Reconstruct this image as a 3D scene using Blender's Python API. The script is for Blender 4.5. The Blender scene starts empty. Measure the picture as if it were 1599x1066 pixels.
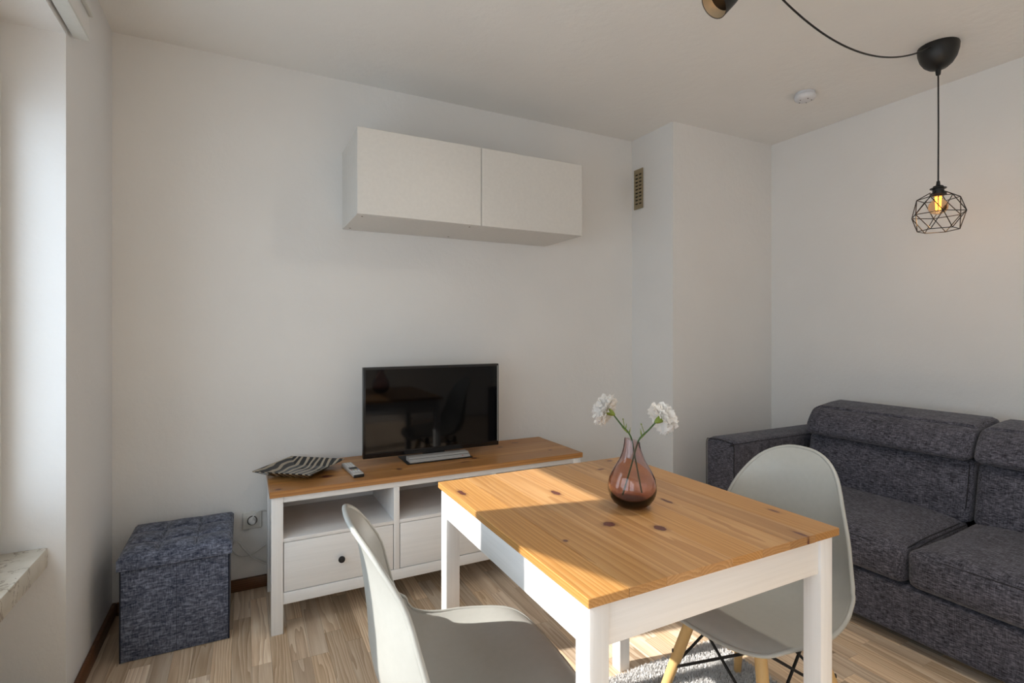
import bpy, bmesh, math, random
from mathutils import Vector, Matrix, noise
random.seed(7)
PI = math.pi
sc = bpy.context.scene
col = sc.collection

# ------------------------------------------------------------------ camera
W_, H_ = 1599.0, 1066.0
F_PX, YAW, CAM_Z = 809.37, 26.92, 1.2043
PX0, PY0 = 793.25, 516.77
cd = bpy.data.cameras.new('camera'); cam = bpy.data.objects.new('camera', cd); col.objects.link(cam)
cam.location = (0, 0, CAM_Z); cam.rotation_euler = (PI/2, 0, -math.radians(YAW))
cd.sensor_width = 36; cd.lens = F_PX/W_*36
cd.shift_x = (W_/2-PX0)/W_; cd.shift_y = -(H_/2-PY0)/W_
cd.clip_start = .02
sc.camera = cam

# ------------------------------------------------------------------ light, world, exposure
sc.view_settings.view_transform = 'Standard'; sc.view_settings.look = 'None'
sc.view_settings.gamma = 1; sc.view_settings.use_curve_mapping = False
sc.view_settings.exposure = 0.20
wd = bpy.data.worlds.new('sky'); sc.world = wd; wd.use_nodes = True
bg = wd.node_tree.nodes['Background']; bg.inputs[0].default_value = (.75, .88, 1.0, 1); bg.inputs[1].default_value = 3.0
SUN_AZ, SUN_EL = math.radians(-11.0), math.radians(35.0)
sd = Vector((math.cos(SUN_AZ)*math.cos(SUN_EL), math.sin(SUN_AZ)*math.cos(SUN_EL), -math.sin(SUN_EL)))
sl = bpy.data.lights.new('sun', 'SUN'); sl.energy = 8.0; sl.color = (1.0, .95, .88); sl.angle = math.radians(.6)
so = bpy.data.objects.new('sun', sl); col.objects.link(so); so.rotation_euler = sd.to_track_quat('-Z', 'Y').to_euler()
so.location = (-6, 2, 6)
pl = bpy.data.lights.new('window_portal', 'AREA'); pl.shape = 'RECTANGLE'; pl.size = 1.45; pl.size_y = 3.75
pl.cycles.is_portal = True
po = bpy.data.objects.new('window_portal', pl); col.objects.link(po)
po.location = (-.78, .17, 1.28); po.rotation_euler = (0, -PI/2, 0)

# room measures (metres)
YW, XL, XB, YB, XR, CEIL = 2.7127, -.5003, 2.3057, 2.3394, 3.2031, 2.4703
YREV, ZSOF, XFR, YFRONT = 2.078, 2.136, -.648, -1.9

# ------------------------------------------------------------------ node helpers
class NT:
    def __init__(s, name):
        s.m = bpy.data.materials.new(name); s.m.use_nodes = True
        s.t = s.m.node_tree; s.n = s.t.nodes; s.n.clear()
        s.out = s.n.new('ShaderNodeOutputMaterial')
    def new(s, typ, **kw):
        nd = s.n.new(typ)
        for k, v in kw.items(): setattr(nd, k, v)
        return nd
    def link(s, a, b): s.t.links.new(a, b)
    def val(s, sock, v):
        if hasattr(v, 'is_output') or isinstance(v, bpy.types.NodeSocket): s.link(v, sock)
        else:
            if isinstance(v, tuple) and len(v) == 3 and sock.type == 'RGBA': v = v+(1,)
            sock.default_value = v
    def math(s, op, a, b=0.0, clamp=False):
        nd = s.new('ShaderNodeMath', operation=op); nd.use_clamp = clamp
        s.val(nd.inputs[0], a); s.val(nd.inputs[1], b); return nd.outputs[0]
    def vmath(s, op, a, b=(0, 0, 0)):
        nd = s.new('ShaderNodeVectorMath', operation=op)
        s.val(nd.inputs[0], a); s.val(nd.inputs[1], b); return nd.outputs[0]
    def pos(s): return s.new('ShaderNodeNewGeometry').outputs['Position']
    def objco(s): return s.new('ShaderNodeTexCoord').outputs['Object']
    def rand(s): return s.new('ShaderNodeObjectInfo').outputs['Random']
    def noise(s, vec, scale, detail=2.0, rough=.5, dist=0.0):
        nd = s.new('ShaderNodeTexNoise'); s.link(vec, nd.inputs['Vector'])
        nd.inputs['Scale'].default_value = scale; nd.inputs['Detail'].default_value = detail
        nd.inputs['Roughness'].default_value = rough; nd.inputs['Distortion'].default_value = dist
        return nd.outputs[0]
    def ramp(s, fac, stops, interp='LINEAR'):
        nd = s.new('ShaderNodeValToRGB'); s.link(fac, nd.inputs[0]); cr = nd.color_ramp; cr.interpolation = interp
        while len(cr.elements) < len(stops): cr.elements.new(.5)
        for e, (p, c) in zip(cr.elements, stops):
            e.position = p; e.color = c if len(c) == 4 else tuple(c)+(1,)
        return nd.outputs[0]
    def mix(s, fac, a, b, mode='MIX'):
        nd = s.new('ShaderNodeMix', data_type='RGBA', blend_type=mode)
        s.val(nd.inputs[0], fac); s.val(nd.inputs[6], a); s.val(nd.inputs[7], b); return nd.outputs[2]
    def bump(s, h, strength, dist=.002):
        nd = s.new('ShaderNodeBump'); s.link(h, nd.inputs['Height'])
        nd.inputs['Strength'].default_value = strength; nd.inputs['Distance'].default_value = dist
        return nd.outputs[0]
    def bsdf(s, color, rough=.5, normal=None, **kw):
        b = s.new('ShaderNodeBsdfPrincipled')
        s.val(b.inputs['Base Color'], color); s.val(b.inputs['Roughness'], rough)
        if normal is not None: s.link(normal, b.inputs['Normal'])
        for k, v in kw.items(): s.val(b.inputs[k], v)
        s.link(b.outputs[0], s.out.inputs[0]); return b

def plain(name, c, rough=.5, **kw):
    t = NT(name); p = t.pos(); n = t.noise(p, 60, 2)
    colr = t.ramp(n, [(.3, tuple(x*.96 for x in c)), (.7, c)])
    t.bsdf(colr, rough, **kw); return t.m

def plaster(name, c):
    t = NT(name); p = t.pos()
    n = t.noise(p, 26, 5, .6); n2 = t.noise(p, 2.2, 3)
    colr = t.ramp(n2, [(.3, tuple(x*.965 for x in c)), (.7, c)])
    t.bsdf(colr, .85, t.bump(n, .35, .006)); return t.m

def wood(name, dark, mid, light, axis='Y', rings=55.0, knots=(), rough=.4, vary=.18, bump=.12, contrast=1.0, cell=None, el=.05, amp=.03):
    t = NT(name); p = t.pos(); r = t.rand()
    off = t.new('ShaderNodeCombineXYZ')
    t.link(t.math('MULTIPLY', r, 37.13), off.inputs[0]); t.link(t.math('MULTIPLY', r, 91.7), off.inputs[1]); t.link(t.math('MULTIPLY', r, 13.9), off.inputs[2])
    # ring centre: shifted by a few cm from board to board
    roff = t.new('ShaderNodeCombineXYZ')
    fr = t.math('FRACT', t.math('MULTIPLY', r, 57.3)); fr2 = t.math('FRACT', t.math('MULTIPLY', r, 131.9))
    a = {'X': 1, 'Y': 0}[axis]
    t.link(t.math('SUBTRACT', t.math('MULTIPLY', fr, .14), .07), roff.inputs[a]); t.link(t.math('MULTIPLY', t.math('ADD', fr2, .15), .12), roff.inputs[2])
    sc_ = (1, .05, 1) if axis == 'Y' else (.05, 1, 1)
    # board-local coordinates so that the rings sit on each board's own heart
    loc = t.new('ShaderNodeObjectInfo').outputs['Location']
    lp = t.vmath('SUBTRACT', p, loc)
    q = t.vmath('ADD', t.vmath('MULTIPLY', lp, sc_), roff.outputs[0])
    warp = t.noise(t.vmath('ADD', t.vmath('MULTIPLY', p, (14, 14*el, 14) if axis == 'Y' else (14*el, 14, 14)), off.outputs[0]), 1.0, 3)
    wn = t.new('ShaderNodeVectorMath', operation='SCALE')
    cx = t.new('ShaderNodeCombineXYZ'); t.link(warp, cx.inputs[0]); t.link(warp, cx.inputs[1]); t.link(warp, cx.inputs[2])
    t.link(cx.outputs[0], wn.inputs[0]); wn.inputs['Scale'].default_value = amp
    q2 = t.vmath('ADD', q, wn.outputs[0])
    w = t.new('ShaderNodeTexWave', wave_type='RINGS', rings_direction=axis, wave_profile='SAW')
    t.link(q2, w.inputs['Vector']); w.inputs['Scale'].default_value = rings/6.283*1.0; w.inputs['Distortion'].default_value = .25
    w.inputs['Detail'].default_value = 1.5
    fib = t.noise(t.vmath('ADD', t.vmath('MULTIPLY', p, (1, .022, 1) if axis == 'Y' else (.022, 1, 1)), off.outputs[0]), 330, 2, .6)
    big = t.noise(t.vmath('ADD', t.vmath('MULTIPLY', p, (1, .2, 1) if axis == 'Y' else (.2, 1, 1)), off.outputs[0]), 9, 2)
    f = t.math('ADD', t.math('MULTIPLY', w.outputs['Fac'], .42*contrast), t.math('ADD', t.math('MULTIPLY', fib, .36), t.math('MULTIPLY', big, .34)))
    c = t.ramp(f, [(.26, light), (.52, mid), (.86, dark)])
    v = t.math('ADD', t.math('MULTIPLY', t.math('FRACT', t.math('MULTIPLY', r, 7.77)), vary*2), 1-vary)
    hs = t.new('ShaderNodeHueSaturation'); t.link(c, hs.inputs['Color']); t.link(v, hs.inputs['Value'])
    t.link(t.math('ADD', t.math('MULTIPLY', fr, vary*.9), 1-vary*.45), hs.inputs['Saturation'])
    c = hs.outputs[0]
    kn = t.noise(p, 55, 3)
    for (kx, ky, rx, ry) in knots:
        d = t.vmath('MULTIPLY', t.vmath('SUBTRACT', p, (kx, ky, 0)), (1/rx, 1/ry, 0))
        ln = t.new('ShaderNodeVectorMath', operation='LENGTH'); t.link(d, ln.inputs[0])
        dd = t.math('ADD', ln.outputs['Value'], t.math('MULTIPLY', t.math('SUBTRACT', kn, .5), 1.3))
        halo = t.math('SUBTRACT', 1.9, dd, True); core = t.math('MULTIPLY', t.math('SUBTRACT', 1.08, dd, True), 4.5, True)
        c = t.mix(t.math('MULTIPLY', halo, .55), c, tuple(x*.62 for x in dark)); c = t.mix(core, c, (.11, .030, .020))
    if cell:      # scattered small cracks and knots
        vo = t.new('ShaderNodeTexVoronoi', feature='F1'); vo.inputs['Scale'].default_value = cell
        t.link(t.vmath('ADD', t.vmath('MULTIPLY', p, (1, .26, 1)), off.outputs[0]), vo.inputs['Vector'])
        pick = t.new('ShaderNodeSeparateColor'); t.link(vo.outputs['Color'], pick.inputs[0])
        m = t.math('MULTIPLY', t.math('LESS_THAN', t.math('ADD', vo.outputs['Distance'], t.math('MULTIPLY', kn, .06)), .115), t.math('GREATER_THAN', pick.outputs[0], .72))
        c = t.mix(t.math('MULTIPLY', m, .75), c, (.05, .025, .012))
    t.bsdf(c, rough, t.bump(f, bump, .0006)); return t.m

def fabric(name, lo, hi, scale=230, stretch=.3, mode='sofa'):
    t = NT(name); p = t.pos()
    n1 = t.noise(t.vmath('MULTIPLY', p, (stretch, stretch, 1.0) if mode == 'box' else (1, stretch, 1)), scale, 2, .65)
    n2 = t.noise(t.vmath('MULTIPLY', p, (1, 1, stretch) if mode == 'box' else (stretch, 1, stretch)), scale, 2, .65)
    n3 = t.noise(p, 18, 3)
    f = t.math('ADD', t.math('ADD', t.math('MULTIPLY', n1, .60 if mode == 'sofa' else .52), t.math('MULTIPLY', n2, .28 if mode == 'sofa' else .36)), t.math('MULTIPLY', n3, .12))
    mid = tuple((a+b)/2*.8 for a, b in zip(lo, hi))
    c = t.ramp(f, [(.36, lo), (.5, mid), (.63, hi)])
    b = t.bsdf(c, .95, t.bump(f, .6, .0015)); b.inputs['Sheen Weight'].default_value = .15
    b.inputs['Specular IOR Level'].default_value = .15
    return t.m

M = {}
M['wall'] = plaster('wall_plaster', (.84, .83, .81))
M['ceiling'] = plaster('ceiling_plaster', (.87, .86, .835))
M['reveal'] = plaster('reveal_plaster', (.82, .82, .82))
M['white'] = plain('white_lacquer', (.74, .72, .68), .45)
M['white_rail'] = plain('white_rail', (.72, .73, .70), .5)
def stain(name, c, axis):
    t = NT(name); p = t.pos()
    s = {'X': (.03, 1, 1), 'Y': (1, .03, 1), 'Z': (1, 1, .03)}[axis]
    n = t.noise(t.vmath('MULTIPLY', p, s), 120, 3, .6)
    cc = t.ramp(n, [(.25, tuple(x*.94 for x in c)), (.6, c)])
    t.bsdf(cc, .5, t.bump(n, .08, .0005)); return t.m
WS = (.84, .84, .835)
M['stainX'] = stain('white_stain_x', WS, 'X'); M['stainY'] = stain('white_stain_y', WS, 'Y'); M['stainZ'] = stain('white_stain_z', WS, 'Z')
M['beech'] = stain('beech_leg', (.72, .46, .19), 'Z')
PINE = ((.315, .145, .045), (.45, .236, .085), (.555, .325, .14))
TX, TY, TSX, TSY, TH = .5236, .7277, .713, .7738, .7456
M['pine_table'] = wood('pine_table', *PINE, axis='Y', rings=300, rough=.34, vary=.15, contrast=.85,
    knots=[(.772, .99, .017, .013), (.862, .916, .013, .016), (.787, 1.251, .009, .022), (.626, .954, .005, .006), (.549, 1.372, .008, .024), (1.205, .874, .006, .018),
           (1.121, .745, .005, .020), (1.016, 1.054, .006, .024), (1.055, 1.395, .013, .007), (1.152, 1.474, .011, .008)])
BX0, BX1, BYF, BH = .0865, 1.571, 2.2327, .5718
BYB = 2.688
M['pine_bench'] = wood('pine_bench', (.29, .115, .028), (.42, .19, .05), (.52, .265, .085), axis='X', rings=300, rough=.36, vary=.08,
    knots=[(.118, 2.262, .013, .009), (.32, 2.37, .024, .018), (.63, 2.345, .012, .013), (1.02, 2.38, .014, .012), (1.24, 2.54, .014, .01), (1.36, 2.60, .02, .007), (.76, 2.42, .016, .008), (.95, 2.33, .02, .006), (1.45, 2.36, .01, .008), (.3, 2.52, .012, .008)])
M['oak'] = wood('oak_floor', (.40, .26, .155), (.68, .515, .36), (.84, .70, .54), axis='Y', rings=230, rough=.38, vary=.27, cell=8, contrast=.85, el=.08, amp=.045)
M['skirting'] = wood('skirting_wood', (.075, .028, .010), (.14, .055, .02), (.20, .09, .035), axis='X', rings=200, rough=.4, vary=.05)
M['sofa'] = fabric('sofa_fabric', (.011, .011, .017), (.175, .172, .212), 290, .17)
M['piping'] = plain('sofa_piping', (.016, .016, .02), .9)
M['ottoman'] = fabric('ottoman_fabric', (.020, .027, .052), (.25, .275, .36), 190, .25, 'box')
M['ottoman_dark'] = plain('ottoman_edge', (.012, .014, .03), .9)
M['shell'] = plain('chair_plastic', (.415, .42, .395), .36)
M['black'] = plain('black_satin', (.007, .0065, .006), .45)
M['blackmetal'] = plain('black_metal', (.014, .013, .013), .42, Metallic=.3)
M['bezel'] = plain('tv_bezel', (.006, .006, .007), .22)
M['screen'] = plain('tv_screen', (.002, .002, .0024), .05, **{'Specular IOR Level': .25})
M['silver'] = plain('silver_plastic', (.52, .51, .49), .35, Metallic=.25)
M['socket'] = plain('socket_plastic', (.70, .685, .64), .4)
M['cable'] = plain('white_cable', (.72, .71, .69), .5)
M['detector'] = plain('detector_plastic', (.74, .75, .78), .4)
M['brass'] = plain('vent_brass', (.32, .26, .155), .5, Metallic=.2)
M['dark'] = plain('dark_recess', (.02, .014, .008), .8)
M['cap'] = plain('brown_cap', (.12, .06, .035), .6)
M['knob'] = plain('knob_metal', (.03, .032, .036), .3, Metallic=.7)
M['radiator'] = plain('radiator_enamel', (.70, .60, .36), .4)
M['frame'] = plain('window_frame_paint', (.75, .74, .70), .4)
M['frame_seal'] = plain('window_seal', (.20, .15, .08), .6)
M['gold'] = plain('spot_gold', (.72, .58, .38), .35, Metallic=.35)
t = NT('carnation_petal'); n = t.noise(t.pos(), 90, 2); c = t.ramp(n, [(.3, (.95, .93, .90)), (.7, (.98, .975, .96))])
df = t.new('ShaderNodeBsdfDiffuse'); tl = t.new('ShaderNodeBsdfTranslucent'); mx = t.new('ShaderNodeMixShader'); mx.inputs[0].default_value = .5
t.link(c, df.inputs[0]); t.link(c, tl.inputs[0]); t.link(df.outputs[0], mx.inputs[1]); t.link(tl.outputs[0], mx.inputs[2]); t.link(mx.outputs[0], t.out.inputs[0]); M['petal'] = t.m
M['green'] = plain('carnation_calyx', (.20, .26, .035), .55)
M['stem'] = plain('carnation_stem', (.045, .10, .025), .5)
M['blocker'] = plain('blocker_fabric', (.62, .60, .56), .9)
M['white_key'] = plain('remote_key_white', (.75, .75, .75), .4)
for nm, cc in (('red', (.45, .03, .02)), ('green', (.03, .22, .05)), ('yellow', (.6, .42, .02)), ('blue', (.03, .06, .4))):
    M['key_'+nm] = plain('key_'+nm, cc, .4)
t = NT('sill_marble'); p = t.pos()                       # cream marble with thin brown veins
v = t.noise(p, 9, 5, .6, .8); d = t.math('ABSOLUTE', t.math('SUBTRACT', v, .5))
vein = t.math('SUBTRACT', 1.0, t.math('MULTIPLY', d, 60), True)
msk = t.math('GREATER_THAN', t.noise(p, 7, 1), .44)
c = t.ramp(t.noise(p, 18, 4), [(.3, (.62, .57, .47)), (.7, (.76, .71, .62))])
t.bsdf(t.mix(t.math('MULTIPLY', t.math('MULTIPLY', vein, msk), .8), c, (.16, .09, .035)), .3); M['marble'] = t.m
t = NT('rug_pile'); n = t.noise(t.pos(), 120, 2)
t.bsdf(t.ramp(n, [(.3, (.58, .57, .56)), (.7, (.90, .89, .88))]), .95); M['rug'] = t.m
M['rug_base'] = plain('rug_backing', (.45, .44, .43), .95)
t = NT('zebra_glass')                                     # black and sand zebra stripes
o = t.objco(); wv = t.new('ShaderNodeTexWave', wave_type='BANDS', bands_direction='X'); t.link(o, wv.inputs['Vector'])
wv.inputs['Scale'].default_value = 10.5; wv.inputs['Distortion'].default_value = 5.5; wv.inputs['Detail'].default_value = 1.0; wv.inputs['Detail Scale'].default_value = .8
t.bsdf(t.ramp(wv.outputs['Fac'], [(.60, (.010, .011, .013)), (.66, (.34, .29, .22))]), .12); M['zebra'] = t.m
t = NT('vase_glass')
b = t.bsdf((.94, .83, .83), .0); b.inputs['Transmission Weight'].default_value = 1; b.inputs['IOR'].default_value = 1.45
va = t.new('ShaderNodeVolumeAbsorption'); va.inputs['Color'].default_value = (.50, .14, .12, 1); va.inputs['Density'].default_value = 85
t.link(va.outputs[0], t.out.inputs['Volume']); M['glass'] = t.m
t = NT('bulb_glass')
b = t.bsdf((.95, .62, .36), .0); b.inputs['Transmission Weight'].default_value = 1; b.inputs['IOR'].default_value = 1.1; M['bulb'] = t.m
t = NT('window_glass')                                    # clear pane: lets the sun through, reflects a little
tr = t.new('ShaderNodeBsdfTransparent'); gl = t.new('ShaderNodeBsdfGlossy'); gl.inputs['Roughness'].default_value = .02
mx = t.new('ShaderNodeMixShader'); mx.inputs[0].default_value = .06
t.link(tr.outputs[0], mx.inputs[1]); t.link(gl.outputs[0], mx.inputs[2]); t.link(mx.outputs[0], t.out.inputs[0]); M['pane'] = t.m
def emit(name, c, s):
    t = NT(name); e = t.new('ShaderNodeEmission'); e.inputs[0].default_value = c+(1,); e.inputs[1].default_value = s
    t.link(e.outputs[0], t.out.inputs[0]); return t.m
M['filament'] = emit('glowing_filament', (1, .30, .035), 9)
M['spot_glow'] = emit('spot_lamp', (1, .50, .18), 1.2)

# ------------------------------------------------------------------ object helpers
WL = {}                                                    # world place of each object's origin before its thing is turned
def tag(o, label=None, cat=None, group=None, kind=None):
    for k, v in (('label', label), ('category', cat), ('group', group), ('kind', kind)):
        if v: o[k] = v
    return o
def thing(name, loc, label, cat, group=None):
    o = bpy.data.objects.new(name, None); col.objects.link(o); o.empty_display_size = .05
    o.location = loc; WL[o] = Vector(loc); return tag(o, label, cat, group)
def link(name, me, mat, parent, c):
    o = bpy.data.objects.new(name, me); col.objects.link(o); WL[o] = Vector(c)
    if mat is not None and not me.materials: me.materials.append(mat)
    if parent is not None:
        o.parent = parent; o.location = Vector(c)-WL[parent]
    else: o.location = c
    return o
def obj(name, bm, mat, parent=None, smooth=None, origin=None):
    if origin is None:
        lo = [min(v.co[i] for v in bm.verts) for i in range(3)]; hi = [max(v.co[i] for v in bm.verts) for i in range(3)]
        origin = Vector([(a+b)/2 for a, b in zip(lo, hi)])
    c = Vector(origin)
    bmesh.ops.translate(bm, verts=bm.verts, vec=-c)
    bmesh.ops.recalc_face_normals(bm, faces=bm.faces)
    me = bpy.data.meshes.new(name); bm.to_mesh(me); bm.free()
    if smooth is not None:
        for pgn in me.polygons: pgn.use_smooth = True
        if smooth < 180: me.set_sharp_from_angle(angle=math.radians(smooth))
    return link(name, me, mat, parent, c)
def add_box(bm, a, b, bev=0.0, seg=2):
    r = bmesh.ops.create_cube(bm, size=1.0); vs = r['verts']
    for v in vs:
        v.co = Vector([(a[i]+b[i])/2+v.co[i]*(b[i]-a[i]) for i in range(3)])
    if bev > 0:
        es = list({e for v in vs for e in v.link_edges})
        bmesh.ops.bevel(bm, geom=es, offset=bev, segments=seg, affect='EDGES', profile=.5, clamp_overlap=True)
def box(name, a, b, mat, parent=None, bev=0.0, seg=2):
    bm = bmesh.new(); add_box(bm, a, b, bev, seg); return obj(name, bm, mat, parent, 35 if bev else None)
def add_tube(bm, pts, r, n=8, cap=True):
    pts = [Vector(p) for p in pts]; rs = r if isinstance(r, (list, tuple)) else [r]*len(pts)
    rings = []; prev = None
    for i, p in enumerate(pts):
        d = (pts[min(i+1, len(pts)-1)]-pts[max(i-1, 0)]).normalized()
        if prev is None:
            u = d.orthogonal().normalized()
        else:
            u = (prev-d*prev.dot(d))
            u = u.normalized() if u.length > 1e-6 else d.orthogonal().normalized()
        prev = u; w = d.cross(u)
        rings.append([bm.verts.new(p+(u*math.cos(2*PI*k/n)+w*math.sin(2*PI*k/n))*rs[i]) for k in range(n)])
    for A, B in zip(rings, rings[1:]):
        for k in range(n): bm.faces.new((A[k], A[(k+1) % n], B[(k+1) % n], B[k]))
    if cap: bm.faces.new(rings[0][::-1]); bm.faces.new(rings[-1])
def tube(name, pts, r, mat, parent=None, n=8):
    bm = bmesh.new(); add_tube(bm, pts, r, n); return obj(name, bm, mat, parent, 60)
def add_lathe(bm, prof, c, axis=Vector((0, 0, 1)), n=32):
    """prof: (radius, height) along axis from c"""
    axis = Vector(axis).normalized(); q = axis.to_track_quat('Z', 'Y'); c = Vector(c); rings = []
    for r, h in prof:
        if r < 1e-6: rings.append([bm.verts.new(c+q @ Vector((0, 0, h)))])
        else: rings.append([bm.verts.new(c+q @ Vector((r*math.cos(2*PI*k/n), r*math.sin(2*PI*k/n), h))) for k in range(n)])
    for A, B in zip(rings, rings[1:]):
        for k in range(n):
            k2 = (k+1) % n
            if len(A) == 1 and len(B) == 1: continue
            if len(A) == 1: bm.faces.new((A[0], B[k2], B[k]))
            elif len(B) == 1: bm.faces.new((A[k], A[k2], B[0]))
            else: bm.faces.new((A[k], A[k2], B[k2], B[k]))
def lathe(name, prof, c, mat, parent=None, axis=(0, 0, 1), n=32, smooth=40):
    bm = bmesh.new(); add_lathe(bm, prof, c, axis, n); return obj(name, bm, mat, parent, smooth)
def soft_box(a, b, r, cuts=14, deform=None):
    """rounded cushion block; deform(u, p) moves point p given its -1..1 place u"""
    bm = bmesh.new(); bmesh.ops.create_cube(bm, size=2.0)
    bmesh.ops.subdivide_edges(bm, edges=bm.edges[:], cuts=cuts, use_grid_fill=True)
    c = Vector([(x+y)/2 for x, y in zip(a, b)]); h = Vector([(y-x)/2 for x, y in zip(a, b)])
    for v in bm.verts:
        u = v.co.copy()
        # crowd the rows towards the rounded edges
        uu = Vector([math.copysign(abs(x)**.62, x) if abs(x) > 1e-6 else 0 for x in u])
        p = Vector([uu[i]*h[i] for i in range(3)])
        q = Vector([max(-(h[i]-r), min(h[i]-r, p[i])) for i in range(3)])
        d = p-q
        if d.length > 1e-9: p = q+d.normalized()*r
        p = c+p
        v.co = deform(uu, p) if deform else p
    return bm
def struct(name, bm, mat, parent=None):
    o = obj(name, bm, mat, parent)
    if parent is None: o['kind'] = 'structure'
    return o
def sbox(name, a, b, mat, parent=None):
    bm = bmesh.new(); add_box(bm, a, b); return struct(name, bm, mat, parent)
def ray(u, v, d):                                          # point seen at pixel u, v at depth d
    a = math.radians(YAW); s, c = math.sin(a), math.cos(a); r = (u-PX0)/F_PX
    return Vector((s+r*c, c-r*s, -(v-PY0)/F_PX))*d+Vector((0, 0, CAM_Z))

# ------------------------------------------------------------------ the room
T = .12
sbox('ceiling', (-1.0, YFRONT-T, CEIL), (XR+T, YW+T, CEIL+T), M['ceiling'])
sbox('wall_back', (XL, YW, 0), (XB, YW+T, CEIL), M['wall'])
sbox('wall_breast', (XB, YB, 0), (XR, YW+T, CEIL), M['wall'])
sbox('wall_right', (XR, YFRONT, 0), (XR+T, YB, CEIL), M['wall'])
sbox('wall_front', (XL, YFRONT-T, 0), (XR, YFRONT, CEIL), M['wall'])
YN0 = -1.72                                                 # unseen near end of the window niche, lengthened to add sky light
XO = -.90                                                  # outer face of the window wall
bm = bmesh.new()
add_box(bm, (XO, YREV, 0), (XL, YW+T, CEIL))
add_box(bm, (XO, YFRONT-T, 0), (XL, YN0, CEIL))
add_box(bm, (XO, YN0, ZSOF), (XL, YREV, CEIL))
add_box(bm, (XO, YN0, 0), (-.70, YREV, .475))
wl = struct('wall_left', bm, M['reveal'])

# floor: three-strip oak staves, each a plank of its own where the photograph shows it
fl = sbox('floor', (XO, YFRONT-T, -.12), (XR+T, YW+T, -.006), M['dark'])
bm = bmesh.new(); add_box(bm, (-.5, -.5, -.5), (.5, .5, .5)); pm = bpy.data.meshes.new('plank'); bm.to_mesh(pm); bm.free()
pm.materials.append(M['oak'])
SW = .0645; x = XL+.002; rest = bmesh.new(); staves = []; ci = 0
def seen(x0, x1, y0, y1):
    a = math.radians(YAW); s, c = math.sin(a), math.cos(a)
    for X in (x0, x1):
        for Y in (y0, y1):
            d = X*s+Y*c
            if d < .3: continue
            u = PX0+F_PX*(X*c-Y*s)/d; vv = PY0+F_PX*CAM_Z/d
            if -5 < u < W_+5 and vv < H_+10: return True
    return False
while x < XR-.004:
    x1 = min(x+SW, XR-.002); y = YFRONT+.002; first = True
    while y < YW-.004:
        ln = random.choice((.30, .38, .46, .52, .60)) if not first else random.uniform(.12, .5)
        first = False; y1 = min(y+ln, YW-.002)
        if YW-y1 < .1: y1 = YW-.002
        if x > XB-.03 and y1 > YB: 
            if y > YB-.02: break
            y1 = YB-.002
        staves.append((x, x1, y, y1))
        y = y1+.0008
        if x > XB-.03 and y > YB-.05: break
    x = x1+.0006; ci += 1
vis = [s_ for s_ in staves if seen(*s_) and s_[0] < 2.55]
vis.sort(key=lambda s_: (s_[0]+s_[1])*.2264+(s_[2]+s_[3])*.446); vis = set(vis[:298])
for s_ in staves:
    x0, x1, y0, y1 = s_
    if s_ in vis:
        o = bpy.data.objects.new('plank', pm); col.objects.link(o); o.parent = fl
        o.location = Vector(((x0+x1)/2, (y0+y1)/2, -.003))-WL[fl]; o.scale = (x1-x0, y1-y0, .006)
    else: add_box(rest, (x0, y0, -.006), (x1, y1, 0))
ro = obj('remaining_planks', rest, M['oak'], fl); ro['kind'] = 'stuff'

# brown wooden skirting
def skirt(name, a, b):
    bm = bmesh.new(); add_box(bm, a, b, .004, 2); o = obj(name, bm, M['skirting'], None, 35); o['kind'] = 'structure'
skirt('baseboard_back', (XL+.016, YW-.015, 0), (XB, YW, .055))
skirt('baseboard_left', (XL, YREV+.0, 0), (XL+.015, YW, .055))
skirt('baseboard_breast', (XB, YB-.015, 0), (XR-.016, YB, .055))
skirt('baseboard_right', (XR-.015, YFRONT, 0), (XR, YB, .055))

# window in its niche: frame, sashes, panes, marble sill
wn = bpy.data.objects.new('window_1', None); col.objects.link(wn); wn.location = (-.68, .6, .535); WL[wn] = Vector(wn.location); wn['kind'] = 'structure'
FX0, FX1 = -.72, -.655
def fr(name, y0, y1, z0, z1, x0=FX0, x1=FX1, m='frame'): return box(name, (x0, y0, z0), (x1, y1, z1), M[m], wn, .004, 1)
ZB, ZT = .537, ZSOF-.001
fr('frame_post', 2.045, YREV-.001, ZB, ZT); fr('frame_post', YN0+.001, YN0+.07, ZB, ZT)
fr('sun_cutoff_rail', YN0+.071, 2.044, ZT-.167, ZT); fr('frame_rail', YN0+.071, 2.044, ZB, ZB+.06)  # unseen top rail, made deeper to cut the sun off lower
fr('mullion', 1.300, 1.355, ZB+.061, ZT-.168); fr('mullion', -.10, -.03, ZB+.061, ZT-.168)
def sash(y0, y1, w0, w1):
    za, zb = ZB+.062, ZT-.169; w = .072; wt = .098
    s_ = bmesh.new()
    for a, b in (((FX0+.01, y0, za), (FX1+.012, y0+w0, zb)), ((FX0+.01, y1-w1, za), (FX1+.012, y1, zb)),
                 ((FX0+.01, y0+w0, za), (FX1+.012, y1-w1, za+w)), ((FX0+.01, y0+w0, zb-wt), (FX1+.012, y1-w1, zb))): add_box(s_, a, b)
    so_ = obj('sash', s_, M['frame'], wn)
    box('pane', (-.698, y0+w0-.004, za+w-.004), (-.692, y1-w1+.004, zb-wt+.004), M['pane'], so_)
    box('handle', (FX1+.013, (y0+.03), 1.28), (FX1+.03, y0+.05, 1.40), M['silver'], so_, .004)
sash(1.357, 2.043, .083, .043); sash(-.027, 1.298, .072, .082); sash(YN0+.073, -.103, .072, .072)
sl_ = box('window_sill', (-.80, YN0+.001, .475), (-.544, YREV-.0005, .535), M['marble'], wn, .003, 2)
sl_['label'] = 'cream marble window sill with brown veins'

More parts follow.
